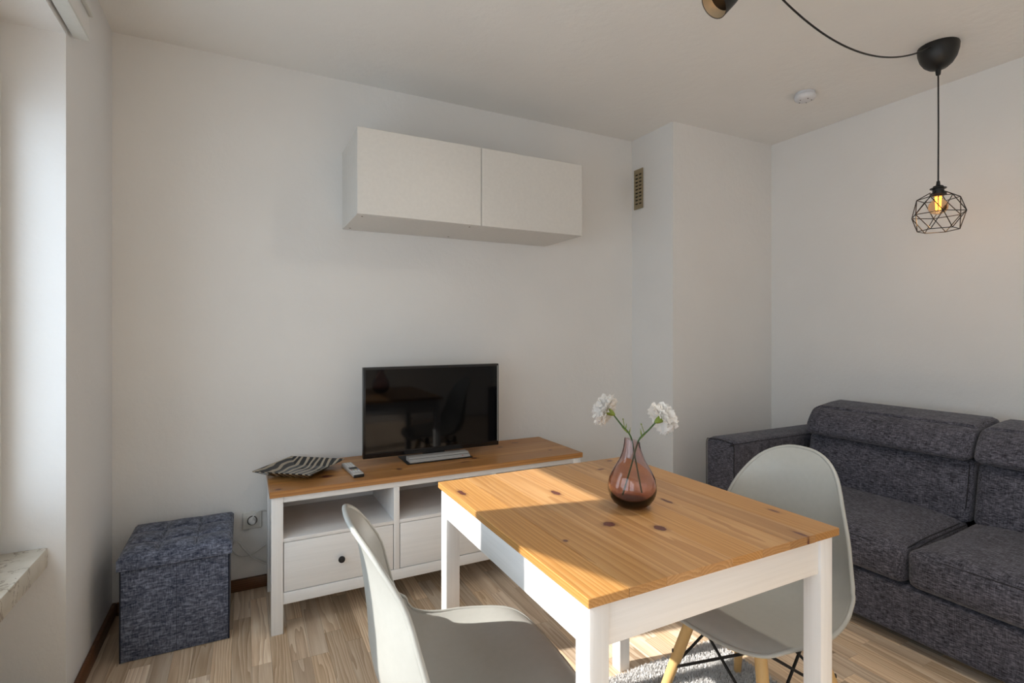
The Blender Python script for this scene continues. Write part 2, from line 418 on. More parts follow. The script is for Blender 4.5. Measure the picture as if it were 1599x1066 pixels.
# ------------------------------------------------------------------ things on the window side
t_ = thing('curtain_rail', (-.485, .6, 2.155), 'white painted curtain rail board above the window niche', 'curtain rail')
box('fascia_board', (-.474, -1.1, 2.158), (-.452, 2.125, 2.236), M['wall'], t_, .0015)
box('bottom_lip', (-.492, -1.1, 2.148), (-.451, 2.125, 2.1575), M['white_rail'], t_, .001)
box('top_lip', (-.4515, -1.1, 2.226), (-.440, 2.120, 2.2365), M['white_rail'], t_, .001)
t_ = thing('radiator', (-.66, 1.2, 0), 'cream enamelled low radiator under the marble sill', 'radiator')
box('front_panel', (-.640, .2, .09), (-.619, 1.95, .285), M['radiator'], t_, .004)
box('rear_panel', (-.695, .2, .09), (-.675, 1.95, .285), M['radiator'], t_, .004)
for k in range(3): box('foot', (-.672, .4+.65*k, 0), (-.645, .43+.65*k, .28), M['radiator'], t_, .002)
t_ = thing('sun_blocker', (-.60, .65, 1.7), 'added unseen sun blind hanging crooked in the window', 'blocker')  # unseen sheet, added and cut to cast the slanted shadow edge on the table
lathe('roller', [(0, 0), (.02, 0), (.02, 1.28), (0, 1.28)], (-.61, .01, 2.105), M['frame'], t_, (0, 1, 0), 16)
bm = bmesh.new()
za, zb = 1.51, 1.872
y_a, y_b = 1.30, .02
vs = [bm.verts.new(p) for p in ((-.592, y_a, 2.09), (-.592, y_b, 2.09), (-.592, y_b, zb), (-.592, y_a, za), (-.590, y_a, 2.09), (-.590, y_b, 2.09), (-.590, y_b, zb), (-.590, y_a, za))]
for f in ((0, 1, 2, 3), (7, 6, 5, 4), (0, 3, 7, 4), (1, 5, 6, 2), (3, 2, 6, 7), (0, 4, 5, 1)): bm.faces.new([vs[i] for i in f])
obj('cloth', bm, M['blocker'], t_)

# ------------------------------------------------------------------ storage ottoman
OX0, OX1, OY0, OY1 = -.402, -.056, 2.305, 2.655
t_ = thing('storage_ottoman', ((OX0+OX1)/2, (OY0+OY1)/2, 0), 'blue grey tweed storage cube with tufted lid in the corner', 'ottoman')
ob = box('body', (OX0, OY0, .001), (OX1, OY1, .3375), M['ottoman'], t_, .004)
for xx in (OX0, OX1):
    s_ = 1 if xx > -.2 else -1
    tube('edge_piping', [(xx+.0005*s_, OY0-.0005, .003), (xx+.0005*s_, OY0-.0005, .335)], .0026, M['ottoman_dark'], ob, 6)
tube('seam', [((OX0+OX1)/2, OY0-.0003, .003), ((OX0+OX1)/2, OY0-.0003, .335)], .0008, M['ottoman_dark'], ob, 5)
bm = bmesh.new(); n = 36; g = []
lx0, lx1, ly0, ly1 = OX0-.010, OX1+.012, OY0-.013, OY1+.012
for j in range(n+1):
    row = []
    for i in range(n+1):
        u, v = i/n, j/n
        pil = (abs(math.sin(3*PI*u))*abs(math.sin(3*PI*v)))**.42
        edge = min(u, 1-u, v, 1-v); e = min(1, edge/.05); rnd = math.sqrt(max(0, 1-(1-e)**2))
        e2 = min(1, edge/.13); inner = 1 if .15 < u < .85 and .15 < v < .85 else .55
        row.append(bm.verts.new((lx0+(lx1-lx0)*u, ly0+(ly1-ly0)*v, .376+.012*rnd+.013*pil*e2-.007*(1-pil)*inner*e2)))
    g.append(row)
for j in range(n):
    for i in range(n): bm.faces.new((g[j][i], g[j][i+1], g[j+1][i+1], g[j+1][i]))
per = [g[0][i] for i in range(n)]+[g[j][n] for j in range(n)]+[g[n][n-i] for i in range(n)]+[g[n-j][0] for j in range(n)]
low = [bm.verts.new((v.co.x, v.co.y, .3385)) for v in per]
for k in range(len(per)): bm.faces.new((per[k], low[k], low[(k+1) % len(per)], per[(k+1) % len(per)]))
bm.faces.new(low)
lid = obj('lid', bm, M['ottoman'], t_, 50)
for u in (1/3, 2/3):
    for v in (1/3, 2/3):
        lathe('tuft_button', [(.0055, -.003), (.006, .0), (.004, .002), (0, .003)], (lx0+(lx1-lx0)*u, ly0+(ly1-ly0)*v, .379), M['ottoman_dark'], lid, n=10)

# ------------------------------------------------------------------ wall socket and cables
t_ = thing('wall_socket', (.031, YW, .32), 'cream square wall socket beside the white bench', 'socket')
box('cover_plate', (-.010, YW-.011, .280), (.072, YW-.0005, .361), M['socket'], t_, .005, 3)
box('insert', (.004, YW-.0135, .294), (.058, YW-.0112, .347), M['socket'], t_, .001)
lathe('socket_ring', [(.0215, 0), (.0215, .0025), (.0185, .0025), (.0185, 0)], (.031, YW-.0136, .3205), M['dark'], t_, (0, -1, 0), 24)
t_ = thing('power_cord', (.031, YW-.03, .30), 'white power cord plugged into the wall socket', 'cable')
lathe('plug', [(0, 0), (.0175, 0), (.017, .010), (.011, .022), (.006, .024), (0, .024)], (.031, YW-.0165, .3205), M['cable'], t_, (0, -1, 0), 20)
def bez(pts, n=24):                                        # smooth line through points
    out = []; P = [Vector(p) for p in pts]
    P = [P[0]*2-P[1]]+P+[P[-1]*2-P[-2]]
    for i in range(1, len(P)-2):
        for k in range(n):
            s = k/n; a, b, c, d = P[i-1], P[i], P[i+1], P[i+2]
            out.append(.5*((2*b)+(c-a)*s+(2*a-5*b+4*c-d)*s*s+(3*b-a-3*c+d)*s**3))
    out.append(P[-2]); return out
tube('cord', bez([(.031, YW-.042, .328), (.037, YW-.042, .352), (.06, YW-.030, .366), (.095, YW-.014, .352), (.13, YW-.014, .30)], 8), .0032, M['cable'], t_, 8)
t_ = thing('extension_cable', (.02, YW-.03, .1), 'white loose cable looping between the tweed cube and the bench', 'cable')
tube('strand', bez([(.14, YW-.010, .215), (.09, YW-.012, .197), (.03, YW-.012, .163), (-.02, YW-.012, .165), (-.050, YW-.012, .20), (-.035, YW-.020, .24), (0, YW-.020, .19), (.05, YW-.020, .135), (.10, YW-.020, .105), (.14, YW-.020, .102)], 8), .0034, M['cable'], t_, 8)

# ------------------------------------------------------------------ TV bench
t_ = thing('tv_bench', ((BX0+BX1)/2, (BYF+BYB)/2, 0), 'long white tv bench with pine top along the wall', 'tv bench')
ST = .025; zt = BH-ST; LX0, LX1 = BX0+.006, BX1-.006; YF = BYF+.010; lw = .044
nb = 4; wy = (BYB-BYF)/nb
for k in range(nb):
    box('top_board', (BX0, BYF+wy*k+.0001, zt), (BX1, BYF+wy*(k+1)-.0001, BH), M['pine_bench'], t_, .0012 if k in (0, nb-1) else .0004, 1)
for xx in (LX0, LX1-lw):
    for y0, y1 in ((YF, YF+lw), (BYB-.012-lw, BYB-.012)): box('leg', (xx, y0, 0), (xx+lw, y1, zt-.0005), M['stainZ'], t_, .002)
for xx in (LX0+.010, LX1-.030): box('side_panel', (xx, YF+lw, .115), (xx+.020, BYB-.012-lw, zt-.001), M['stainY'], t_, .001)
bw = (LX1-LX0-2*lw-2*.026)/3; xa = LX0+lw; xb = LX1-lw
box('top_rail', (xa, YF+.003, .521), (xb, YF+.025, zt-.0008), M['stainX'], t_, .001)
box('bottom_rail', (xa, YF+.003, .115), (xb, YF+.025, .1605), M['stainX'], t_, .001)
box('bottom_panel', (xa, YF+.026, .135), (xb, BYB-.03, .150), M['stainX'], t_, 0)
box('back_panel', (xa, BYB-.028, .115), (xb, BYB-.018, zt-.001), M['stainX'], t_, 0)
for k in range(3):
    x0 = xa+k*(bw+.026); x1 = x0+bw
    box('shelf', (x0, YF+.004, .3615), (x1, BYB-.029, .376), M['stainX'], t_, .001)
    dr = box('drawer_front', (x0+.0025, YF+.004, .1635), (x1-.0025, YF+.022, .3590), M['stainX'], t_, .0015)
    box('drawer_box', (x0+.012, YF+.0225, .168), (x1-.012, BYB-.06, .33), M['stainX'], dr)
    kx = (x0+x1)/2
    lathe('knob', [(.006, 0), (.006, .010), (.0125, .014), (.0140, .019), (.0125, .024), (.007, .0265), (0, .027)], (kx, YF+.0038, .258), M['knob'], dr, (0, -1, 0), 24)
    if k < 2: box('divider', (x1+.0005, YF+.0035, .161), (x1+.0255, BYB-.029, .5205), M['stainZ'], t_, .001)

# ------------------------------------------------------------------ television
TV0, TV1, TVY, TZ0, TZ1 = .494, 1.199, 2.470, .603, 1.033
t_ = thing('television', ((TV0+TV1)/2, 2.49, BH), 'black flat screen television with silver foot on the bench', 'television')
cas = box('casing', (TV0, TVY, TZ0), (TV1, TVY+.028, TZ1), M['bezel'], t_, .003, 2)
box('rear_housing', (TV0+.12, TVY+.0285, TZ0+.04), (TV1-.12, TVY+.068, TZ1-.10), M['bezel'], t_, .012, 3)
box('screen', (TV0+.011, TVY-.0012, TZ0+.026), (TV1-.011, TVY-.0002, TZ1-.012), M['screen'], t_)
tube('screen_rim', [(TV1-.008, TVY-.0005, TZ0+.022), (TV1-.008, TVY-.0005, TZ1-.010)], .0016, M['silver'], cas, 6)
tube('screen_rim', [(TV0+.010, TVY-.0005, TZ0+.022), (TV1-.008, TVY-.0005, TZ0+.022)], .0010, M['bezel'], cas, 6)
box('stand_base', (.685, TVY-.075, BH+.0005), (1.018, TVY+.10, BH+.006), M['black'], t_, .002)
bm = bmesh.new()
prof = [(TVY-.070, BH+.0065), (TVY-.070, BH+.012), (TVY-.040, BH+.026), (TVY+.0, BH+.026), (TVY+.0, BH+.0065)]
A = [bm.verts.new((.699, y, z)) for y, z in prof]; B = [bm.verts.new((1.006, y, z)) for y, z in prof]
for k in range(5): bm.faces.new((A[k], A[(k+1) % 5], B[(k+1) % 5], B[k]))
bm.faces.new(A[::-1]); bm.faces.new(B)
ft = obj('stand_bar', bm, M['silver'], t_)
tube('groove', [(.701, TVY-.0555, BH+.0192), (1.004, TVY-.0555, BH+.0192)], .0011, M['black'], ft, 5)
box('light', (.964, TVY-.0665, BH+.0142), (.971, TVY-.0635, BH+.0158), M['key_red'], ft)
box('neck', (.80, TVY+.012, BH+.0062), (.90, TVY+.06, TZ0+.06), M['black'], t_)

# ------------------------------------------------------------------ zebra dish, remote
t_ = thing('square_dish', (.222, 2.485, BH), 'black and sand zebra striped square glass dish', 'dish')
bm = bmesh.new()
def sq(h, z, sag=0): return [bm.verts.new((.222+sx*h, 2.485+sy*h, z)) for sx, sy in ((-1, -1), (1, -1), (1, 1), (-1, 1))]
R = [sq(.062, BH+.001), sq(.090, BH+.006), sq(.138, BH+.032), sq(.138, BH+.036), sq(.089, BH+.010), sq(.060, BH+.0055)]
bm.faces.new(R[0][::-1])
for A, B in zip(R, R[1:]):
    for k in range(4): bm.faces.new((A[k], A[(k+1) % 4], B[(k+1) % 4], B[k]))
bm.faces.new(R[-1])
obj('plate', bm, M['zebra'], t_)
t_.rotation_euler.z = math.radians(-38)
t_ = thing('remote_control', (.432, 2.40, BH), 'silver remote control between the zebra dish and the television', 'remote')
rb = box('body', (.409, 2.292, BH+.0005), (.455, 2.508, BH+.018), M['silver'], t_, .005, 3)
box('bottom_shell', (.4095, 2.286, BH+.0005), (.4545, 2.2915, BH+.013), M['black'], t_, .002)
box('keypad', (.4145, 2.372, BH+.0183), (.4495, 2.402, BH+.0192), M['black'], t_, .0003)
for k, nm in enumerate(('red', 'green', 'yellow', 'blue')):
    box('key', (.4150+.0092*k, 2.356, BH+.0181), (.4218+.0092*k, 2.361, BH+.0196), M['key_'+nm], rb, .0005)
for j in range(5):
    for k in range(3): box('key', (.4165+.0115*k, 2.416+.016*j, BH+.0181), (.4245+.0115*k, 2.425+.016*j, BH+.0196), M['white_key'], rb, .0006)
for j in range(2):
    for k in range(3): box('key', (.4165+.0115*k, 2.316+.016*j, BH+.0181), (.4245+.0115*k, 2.325+.016*j, BH+.0196), M['white_key'], rb, .0006)
t_.rotation_euler.z = math.radians(4)

# ------------------------------------------------------------------ wall cabinet
CX0, CX1, CYF, CZ0, CZ1 = .4382, 1.6272, 2.3196, 1.718, 2.1019
t_ = thing('wall_cabinet', ((CX0+CX1)/2, (CYF+YW)/2, CZ0), 'plain white two door cabinet hung high on the wall', 'cabinet')
cm = (CX0+CX1)/2
car = box('carcass', (CX0+.0005, CYF+.0195, CZ0), (CX1-.0005, YW-.001, CZ1), M['white'], t_, .001, 1)
for a, b in ((CX0, cm-.0015), (cm+.0015, CX1)): box('door', (a, CYF, CZ0+.001), (b, CYF+.0175, CZ1-.001), M['white'], t_, .0012, 1)
for xx, yy in ((.468, CYF+.045), (cm-.045, CYF+.045), (.468, YW-.05), (cm-.045, YW-.05)):
    lathe('screw_cap', [(0, 0), (.0045, 0), (.0045, .0012), (0, .0012)], (xx, yy, CZ0-.0011), M['cap'], car, n=12)

# ------------------------------------------------------------------ vent grille on the chimney breast
t_ = thing('vent_grille', (XB, 2.64, 2.0), 'small beige slotted vent grille on the chimney breast', 'vent')
VX = XB-.001
box('backing', (VX-.002, 2.603, 2.010), (VX, 2.679, 2.258), M['dark'], t_)
for a, b in (((2.599, 2.004), (2.611, 2.264)), ((2.671, 2.004), (2.683, 2.264)), ((2.611, 2.004), (2.671, 2.034)), ((2.611, 2.234), (2.671, 2.264)), ((2.637, 2.034), (2.645, 2.234))):
    box('frame_bar', (VX-.007, a[0], a[1]), (VX-.0022, b[0], b[1]), M['brass'], t_)
for k in range(8):
    z = 2.044+k*.0236
    box('slat', (VX-.0065, 2.6112, z), (VX-.0024, 2.6368, z+.0135), M['brass'], t_)
    box('slat', (VX-.0065, 2.6452, z), (VX-.0024, 2.6708, z+.0135), M['brass'], t_)

# ------------------------------------------------------------------ dining table
t_ = thing('dining_table', (TX+TSX/2, TY+TSY/2, 0), 'square dining table with pine top and white legs', 'table')
tt = .0175; nbd = 8; bwid = TSX/nbd
for k in range(nbd):
    box('top_board', (TX+bwid*k+.0001, TY, TH-tt), (TX+bwid*(k+1)-.0001, TY+TSY, TH), M['pine_table'], t_, .0012 if k in (0, nbd-1) else .0005, 1)
ov, ovy, L = .008, .008, .043
for x0 in (TX+ov, TX+TSX-ov-L-.006):
    for y0 in (TY+ovy, TY+TSY-ovy-L): box('leg', (x0, y0, 0), (x0+L, y0+L, TH-tt-.0005), M['stainZ'], t_, .002)
az0, az1 = .645, TH-tt-.0008
for y0 in (TY+ovy+.006, TY+TSY-ovy-.026): box('apron', (TX+ov+L+.0003, y0, az0), (TX+TSX-ov-L-.0063, y0+.02, az1), M['stainX'], t_, .001)
for x0 in (TX+ov+.004, TX+TSX-ov-.030): box('apron', (x0, TY+ovy+L+.0003, az0), (x0+.02, TY+TSY-ovy-L-.0003, az1), M['stainY'], t_, .001)

# ------------------------------------------------------------------ shell chairs
def spline(keys, s):
    for i in range(len(keys)-1):
        if s <= keys[i+1][0] or i == len(keys)-2:
            a, b = keys[i], keys[i+1]; m0 = keys[max(0, i-1)]; m1 = keys[min(len(keys)-1, i+2)]
            h = b[0]-a[0]; u = (s-a[0])/h
            out = []
            for j in range(1, len(a)):
                d0 = (b[j]-m0[j])/max(1e-9, b[0]-m0[0])*h; d1 = (m1[j]-a[j])/max(1e-9, m1[0]-a[0])*h
                out.append((2*u**3-3*u*u+1)*a[j]+(u**3-2*u*u+u)*d0+(-2*u**3+3*u*u)*b[j]+(u**3-u*u)*d1)
            return out
# s: x, z of the centre line, half width, side lift
SH = [(0.0, 0.22, 0.396, 0.196, -0.007), (0.06, 0.195, 0.418, 0.207, -0.006), (0.14, 0.147, 0.423, 0.231, 0.004), (0.28, 0.047, 0.405, 0.257, 0.028), (0.4, -0.051, 0.391, 0.253, 0.052), (0.5, -0.13, 0.396, 0.244, 0.077),
      (0.58, -0.192, 0.428, 0.241, 0.098), (0.66, -0.233, 0.495, 0.229, 0.09), (0.76, -0.243, 0.597, 0.205, 0.067), (0.86, -0.255, 0.695, 0.175, 0.052), (0.94, -0.269, 0.775, 0.155, 0.026), (1.0, -0.294, 0.828, 0.136, 0.014)]
def shell_mesh():
    NS, NT_ = 46, 26
    bm = bmesh.new(); rows = []
    for i in range(NS+1):
        e = i/NS; s = .5-.5*math.cos(PI*e)
        x, z, w, lift = spline(SH, s)
        x2, z2, _, _ = spline(SH, min(1, s+.01)); x1, z1, _, _ = spline(SH, max(0, s-.01))
        tn = Vector((x2-x1, 0, z2-z1)).normalized(); nn = Vector((-tn.z, 0, tn.x)); nn = -nn if nn.z < 0 and s < .5 else nn
        nn = Vector((tn.z, 0, -tn.x)) if Vector((tn.z, 0, -tn.x)).dot(Vector((1, 0, 1))) > 0 else Vector((-tn.z, 0, tn.x))
        k = 1.0
        if s < .10: k = (1-(1-s/.10)**2.6)**(1/2.6)
        if s > .80: k = (1-((s-.80)/.20)**2.5)**(1/2.5)
        k = max(k, .02)
        row = []
        for j in range(NT_+1):
            b = -1+2*j/NT_; b = math.sin(b*PI/2)*.55+b*.45
            y = b*w*k; q = abs(b)*k
            lf = lift*(q**2.6)
            # the free rim rolls outwards a little
            row.append(bm.verts.new(Vector((x, y, z))+nn*lf))
        rows.append(row)
    for A, B in zip(rows, rows[1:]):
        for j in range(NT_): bm.faces.new((A[j], A[j+1], B[j+1], B[j]))
    return bm
def make_chair(loc, label):
    t_ = thing('shell_chair', loc, label, 'chair', None)
    bm = shell_mesh(); bmesh.ops.translate(bm, verts=bm.verts, vec=Vector(loc))
    o = obj('seat_shell', bm, M['shell'], t_, 180)
    bm = shell_mesh(); bm.verts.ensure_lookup_table(); NR, NC = 47, 27
    idx = [i*NC for i in range(2, NR-1)]+[(NR-1)*NC+j for j in range(NC)]+[i*NC+NC-1 for i in range(NR-2, 1, -1)]+[j for j in range(NC-1, -1, -1)]
    loop = [bm.verts[i].co+Vector(loc) for i in idx]; bm.free(); keep = [loop[0]]
    for p_ in loop[1:]:
        if (p_-keep[-1]).length > .006: keep.append(p_)
    b2 = bmesh.new(); add_tube(b2, keep+[keep[0]], .0058, 8); obj('rim', b2, M['shell'], o, 60)
    md = o.modifiers.new('thickness', 'SOLIDIFY'); md.thickness = .007; md.offset = 0; md.use_rim = True
    L_ = Vector(loc); tops = {}; bots = {}
    for sx in (1, -1):
        for sy in (1, -1):
            top = L_+Vector((.110*sx-.035, .108*sy, .355)); bot = L_+Vector((.200*sx-.045, .200*sy, 0))
            tops[sx, sy] = top; bots[sx, sy] = bot
            bm = bmesh.new(); add_tube(bm, [bot, bot.lerp(top, .12), bot.lerp(top, .55), top], [.0115, .0125, .0165, .0160], 14)
            lo = obj('leg', bm, M['beech'], t_, 60)
            jt = bot.lerp(top, .60); inw = (L_+Vector((-.035, 0, jt.z))-jt).normalized()
            lathe('bolt', [(0, .0), (.006, .0), (.006, .006), (0, .007)], jt-inw*.0135, M['black'], lo, -inw, 10)
    up = lambda k, f: bots[k].lerp(tops[k], f)
    ring = [(1, 1), (1, -1), (-1, -1), (-1, 1)]
    for a, b in zip(ring, ring[1:]+ring[:1]):
        tube('cross_wire', [up(a, .45), up(b, .97)], .0042, M['blackmetal'], t_, 8)
        tube('cross_wire', [up(b, .45), up(a, .97)], .0042, M['blackmetal'], t_, 8)
        tube('frame_bar', [up(a, .985)+Vector((0, 0, .004)), up(b, .985)+Vector((0, 0, .004))], .006, M['blackmetal'], t_, 8)
    for k in ring:
        lathe('shock_mount', [(0, -.004), (.017, -.004), (.014, .044 if k[0] > 0 else .036), (0, .045 if k[0] > 0 else .037)], tops[k], M['black'], t_, n=14)
    return t_
c1 = make_chair((.479, 1.0886, 0), 'pale grey shell chair between the window and the table')
c1.rotation_euler.z = math.radians(-5.4)
c2 = make_chair((1.3105, 1.0516, 0), 'pale grey shell chair with wooden legs between the table and the sofa')
c2.rotation_euler.z = math.radians(182.5)

# ------------------------------------------------------------------ vase and carnations
VC = Vector((.905, 1.064, TH))
t_ = thing('glass_vase', VC, 'plum brown glass teardrop vase on the pine table', 'vase')
out = [(0, .0005), (.026, .0005), (.036, .003), (.050, .014), (.0585, .028), (.0628, .044), (.0625, .058), (.0585, .076), (.050, .094), (.0405, .110), (.0325, .124), (.0270, .138), (.0232, .152), (.0208, .166), (.0198, .180)]
inn = [(r-.0022, h) for r, h in out[:4:-1]]+[(.0540, .032), (.0450, .021), (.030, .0155), (.015, .0138), (0, .0135)]
bm = bmesh.new(); add_lathe(bm, out+inn, VC, n=48)
for v in bm.verts:                                         # the mouth is cut on a slant
    h = v.co.z-VC.z
    if h > .14: v.co.z -= max(0, (v.co.x-VC.x)*.80-(v.co.y-VC.y)*.40+.018)*.32*(h-.14)/.04
obj('body', bm, M['glass'], t_, 60)
def carnation(head_px, calyx_px, neck_px, foot, dh, label, ax):
    calyx = ray(*calyx_px, dh); neck = ray(*neck_px, dh)
    ax = Vector(ax).normalized()
    t_ = thing('carnation', foot, label, 'flower', 'white carnations in the vase')
    base = calyx
    pts = bez([foot, foot.lerp(neck, .55), neck, neck.lerp(base, .55), base], 6)
    tube('stem', pts, .0021, M['stem'], t_, 8)
    lathe('calyx', [(.0022, -.006), (.006, 0), (.0085, .007), (.0095, .014), (.0105, .020), (.009, .022)], base, M['green'], t_, ax, 14)
    q = ax.to_track_quat('Z', 'Y'); top = base+ax*.016
    # one ruffled petal, shared by all
    if 'petal_mesh' not in M:
        bm = bmesh.new(); g = []; na, nl = 8, 6
        for j in range(nl+1):
            l = j/nl; row = []
            for i in range(na+1):
                a = -1+2*i/na; wdt = (.12+.88*l**.8)*.019
                zz = .036*l*(1-.16*a*a*l)+(.0025*math.sin(i*2.9)*l**3)
                row.append(bm.verts.new((a*wdt, .0050*math.sin(i*2.2+.4)*l**2.2-.006*l*l+.0035*a*a*l, zz)))
            g.append(row)
        for j in range(nl):
            for i in range(na): bm.faces.new((g[j][i], g[j][i+1], g[j+1][i+1], g[j+1][i]))
        me = bpy.data.meshes.new('petal'); bm.to_mesh(me); bm.free(); me.materials.append(M['petal'])
        for pg in me.polygons: pg.use_smooth = True
        M['petal_mesh'] = me
    rnd = random.Random(3 if ax.x < .3 else 11)
    for nring, (cnt, tilt, sc_) in enumerate(((5, 12, 1.0), (8, 32, 1.12), (11, 54, 1.2), (12, 78, 1.2), (9, 96, 1.05))):
        for k in range(cnt):
            o = bpy.data.objects.new('petal', M['petal_mesh']); col.objects.link(o); o.parent = t_
            rot = q.to_matrix().to_4x4() @ Matrix.Rotation(2*PI*k/cnt+nring*.37+rnd.uniform(-.15, .15), 4, 'Z') @ Matrix.Rotation(math.radians(tilt+rnd.uniform(-9, 9)), 4, 'X') @ Matrix.Rotation(rnd.uniform(-.25, .25), 4, 'Z')
            s_ = sc_*rnd.uniform(.9, 1.08)
            o.matrix_local = Matrix.Translation(top-WL[t_]) @ rot @ Matrix.Scale(s_, 4)
    # narrow leaves on the stem
    d = (base-neck)
    for f, side, ln in ((.10, 1, .020), (.18, -1, .024), (.30, 1, .018)):
        p0 = neck.lerp(base, f); r_ = Vector((.8917, -.4527, 0))*side
        e = p0+(d.normalized()*.6+Vector((0, 0, .45))+r_*.55).normalized()*ln
        tube('leaf', [p0, p0.lerp(e, .4)+Vector((0, 0, .001)), e], [.0012, .0020, .0003], M['green'], t_, 6)
    p0 = neck.lerp(base, .35); e = p0+Vector((0, 0, .028))+Vector((.8917, -.4527, 0))*(-.010 if ax.x > .3 else -.004)
    tube('bud', [p0, p0.lerp(e, .85), p0.lerp(e, .9), e], [.0009, .0009, .0022, .0008], M['green'], t_, 6)
    return t_
rt = Vector((.8917, -.4527, 0)); fw = Vector((.4527, .8917, 0)); upv = Vector((0, 0, 1))
carnation((946, 640), (957, 646), (985, 682), VC+rt*.029+fw*.012+upv*.030, 1.371, 'white carnation with its face turned to the bench', -rt*.80+upv*.42+fw*.42)
carnation((1039, 646), (1025, 658), (997, 688), VC-rt*.028-fw*.012+upv*.030, 1.349, 'white carnation with its face turned to the sofa', rt*.86+upv*.42+fw*.28)

# ------------------------------------------------------------------ sofa
SX0, SXW = 2.215, XR-.025
t_ = thing('sofa', ((SX0+SXW)/2, 1.06, 0), 'dark grey melange two seat sofa with raised headrests', 'sofa')
SF = M['sofa']
YC, YAo, YAi = 1.065, 2.005, 1.822
YNo, YNi = 2*YC-YAo, 2*YC-YAi
obj('base', soft_box((SX0+.012, YNi+.002, .045), (SXW, YAi-.002, .238), .012, 10), SF, t_, 180)
for a, b in ((YNo, YNi), (YAi, YAo)):
    bm = soft_box((SX0-.005, a, .045), (SXW, b, .637), .022, 14, lambda u, p: p+Vector((0, 0, .006*(1-u.y**2) if u.z > .9 else 0)))
    ar = obj('arm', bm, SF, t_, 180)
    r_ = .003; xf = SX0-.002; zt_ = .625
    tube('piping', bez([(xf, a+.004, .06), (xf, a+.004, .50), (xf+.0, a+.006, zt_-.006), (xf+.0, a+.03, zt_+.006), (xf, (a+b)/2, zt_+.013), (xf, b-.03, zt_+.006), (xf, b-.006, zt_-.006), (xf, b-.004, .50), (xf, b-.004, .06)], 6), .0022, M['piping'], ar, 6)
    tube('piping', bez([(xf, a+.006, zt_-.004), (xf+.03, a+.006, zt_+.003), (SXW-.3, a+.006, zt_+.003)], 6), .0018, M['piping'], ar, 6)
for xx in (SX0+.06, SXW-.08):
    for yy in (YNo+.09, YAo-.09): lathe('foot', [(0, 0), (.02, 0), (.026, .0445), (0, .0445)], (xx, yy, 0), M['black'], t_, n=16)
obj('back_frame', soft_box((SXW-.17, YNi+.003, .24), (SXW, YAi-.003, .62), .02, 8), SF, t_, 180)
def seat_def(a, b):
    def f(u, p):
        d = p.copy(); bow = (1-u.y**2)
        if u.z > .5:
            d.z += .028*(1-u.y**4)*(1-max(0, -u.x)**4)*((u.z-.5)/.5)+.018*max(0, u.x)
        if u.x < -.5: d.x -= .014*(1-u.z**2)*(1-u.y**4)
        return d
    return f
for a, b in ((YC+.004, YAi-.006), (YNi+.006, YC-.004)):
    bm = soft_box((SX0+.002, a, .243), (2.74, b, .385), .028, 18, seat_def(a, b))
    sc_ = obj('seat_cushion', bm, SF, t_, 180)
    tube('piping', bez([(2.66, a+.006, .402), (2.40, a+.007, .390), (SX0+.035, a+.009, .373), (SX0+.012, a+.028, .3695), (SX0+.006, a+.10, .372), (SX0+.006, (a+b)/2, .375), (SX0+.006, b-.10, .372), (SX0+.012, b-.028, .3695), (SX0+.035, b-.009, .373), (2.40, b-.007, .390), (2.66, b-.006, .402)], 7), .0022, M['piping'], sc_, 6)
def lean(k, z0): return lambda u, p: Vector((p.x+k*(p.z-z0)-(.020*(1-u.y**2)*(1-u.z**2) if u.x < -.5 else 0), p.y, p.z))
for a, b in ((YC-.010, 1.772), (2*YC-1.772, YC-.017)):
    bk = obj('back_cushion', soft_box((2.688, a, .395), (2.90, b, .660), .030, 16, lean(.20, .418)), SF, t_, 180)
    def hd(u, p):
        # wedge: the upper front edge slopes back
        d = p.copy(); w = (u.z+1)/2
        if u.x < .3: d.x += .095*w*w*(1-(u.x+1)/1.3)
        d.z += .012*u.x-.002
        d.x += .012
        if u.x < 0: d.x -= .015*(1-u.z**2)*(1-u.y**4)
        return d
    hr = obj('headrest', soft_box((2.672, a+.001, .668), (2.985, b-.001, .814), .030, 16, hd), SF, t_, 180)
    tube('piping', bez([(2.755, a+.016, .692), (2.748, a+.012, .735), (2.80, a+.012, .785), (2.86, a+.016, .806)], 6), .0018, M['piping'], hr, 6)
    tube('piping', bez([(2.694, a+.014, .46), (2.712, a+.013, .55), (2.735, a+.016, .64)], 6), .0018, M['piping'], bk, 6)

# ------------------------------------------------------------------ rug
t_ = thing('rug', (1.15, 1.0, 0), 'light grey shaggy rug on the oak floor under the table', 'rug')
RX0, RX1, RY0, RY1 = .72, 1.615, .55, 1.432
box('backing', (RX0, RY0, .0005), (RX1, RY1, .006), M['rug_base'], t_)
bm = bmesh.new(); rnd = random.Random(5); verts = []; faces = []
for k in range(90000):
    x, y = rnd.uniform(RX0, RX1), rnd.uniform(RY0, RY1)
    a = rnd.uniform(0, 2*PI); h = rnd.uniform(.007, .014); ln = rnd.uniform(.001, .006); b = rnd.uniform(0, 2*PI); w = .0013
    dx, dy = math.cos(a)*w, math.sin(a)*w; ex, ey = math.cos(b)*ln, math.sin(b)*ln; i = len(verts)
    verts += [(x-dx, y-dy, .006), (x+dx, y+dy, .006), (x+dx*.8+ex*.5, y+dy*.8+ey*.5, .006+h*.7), (x-dx*.8+ex*.5, y-dy*.8+ey*.5, .006+h*.7), (x+ex, y+ey, .006+h)]
    faces += [(i, i+1, i+2, i+3), (i+3, i+2, i+4)]
cx_ = Vector((1.15, 1.0, 0)); me = bpy.data.meshes.new('pile'); me.from_pydata([tuple(Vector(v)-cx_) for v in verts], [], faces); me.update()
o = link('pile', me, M['rug'], t_, cx_); o['kind'] = 'stuff'; bm.free()

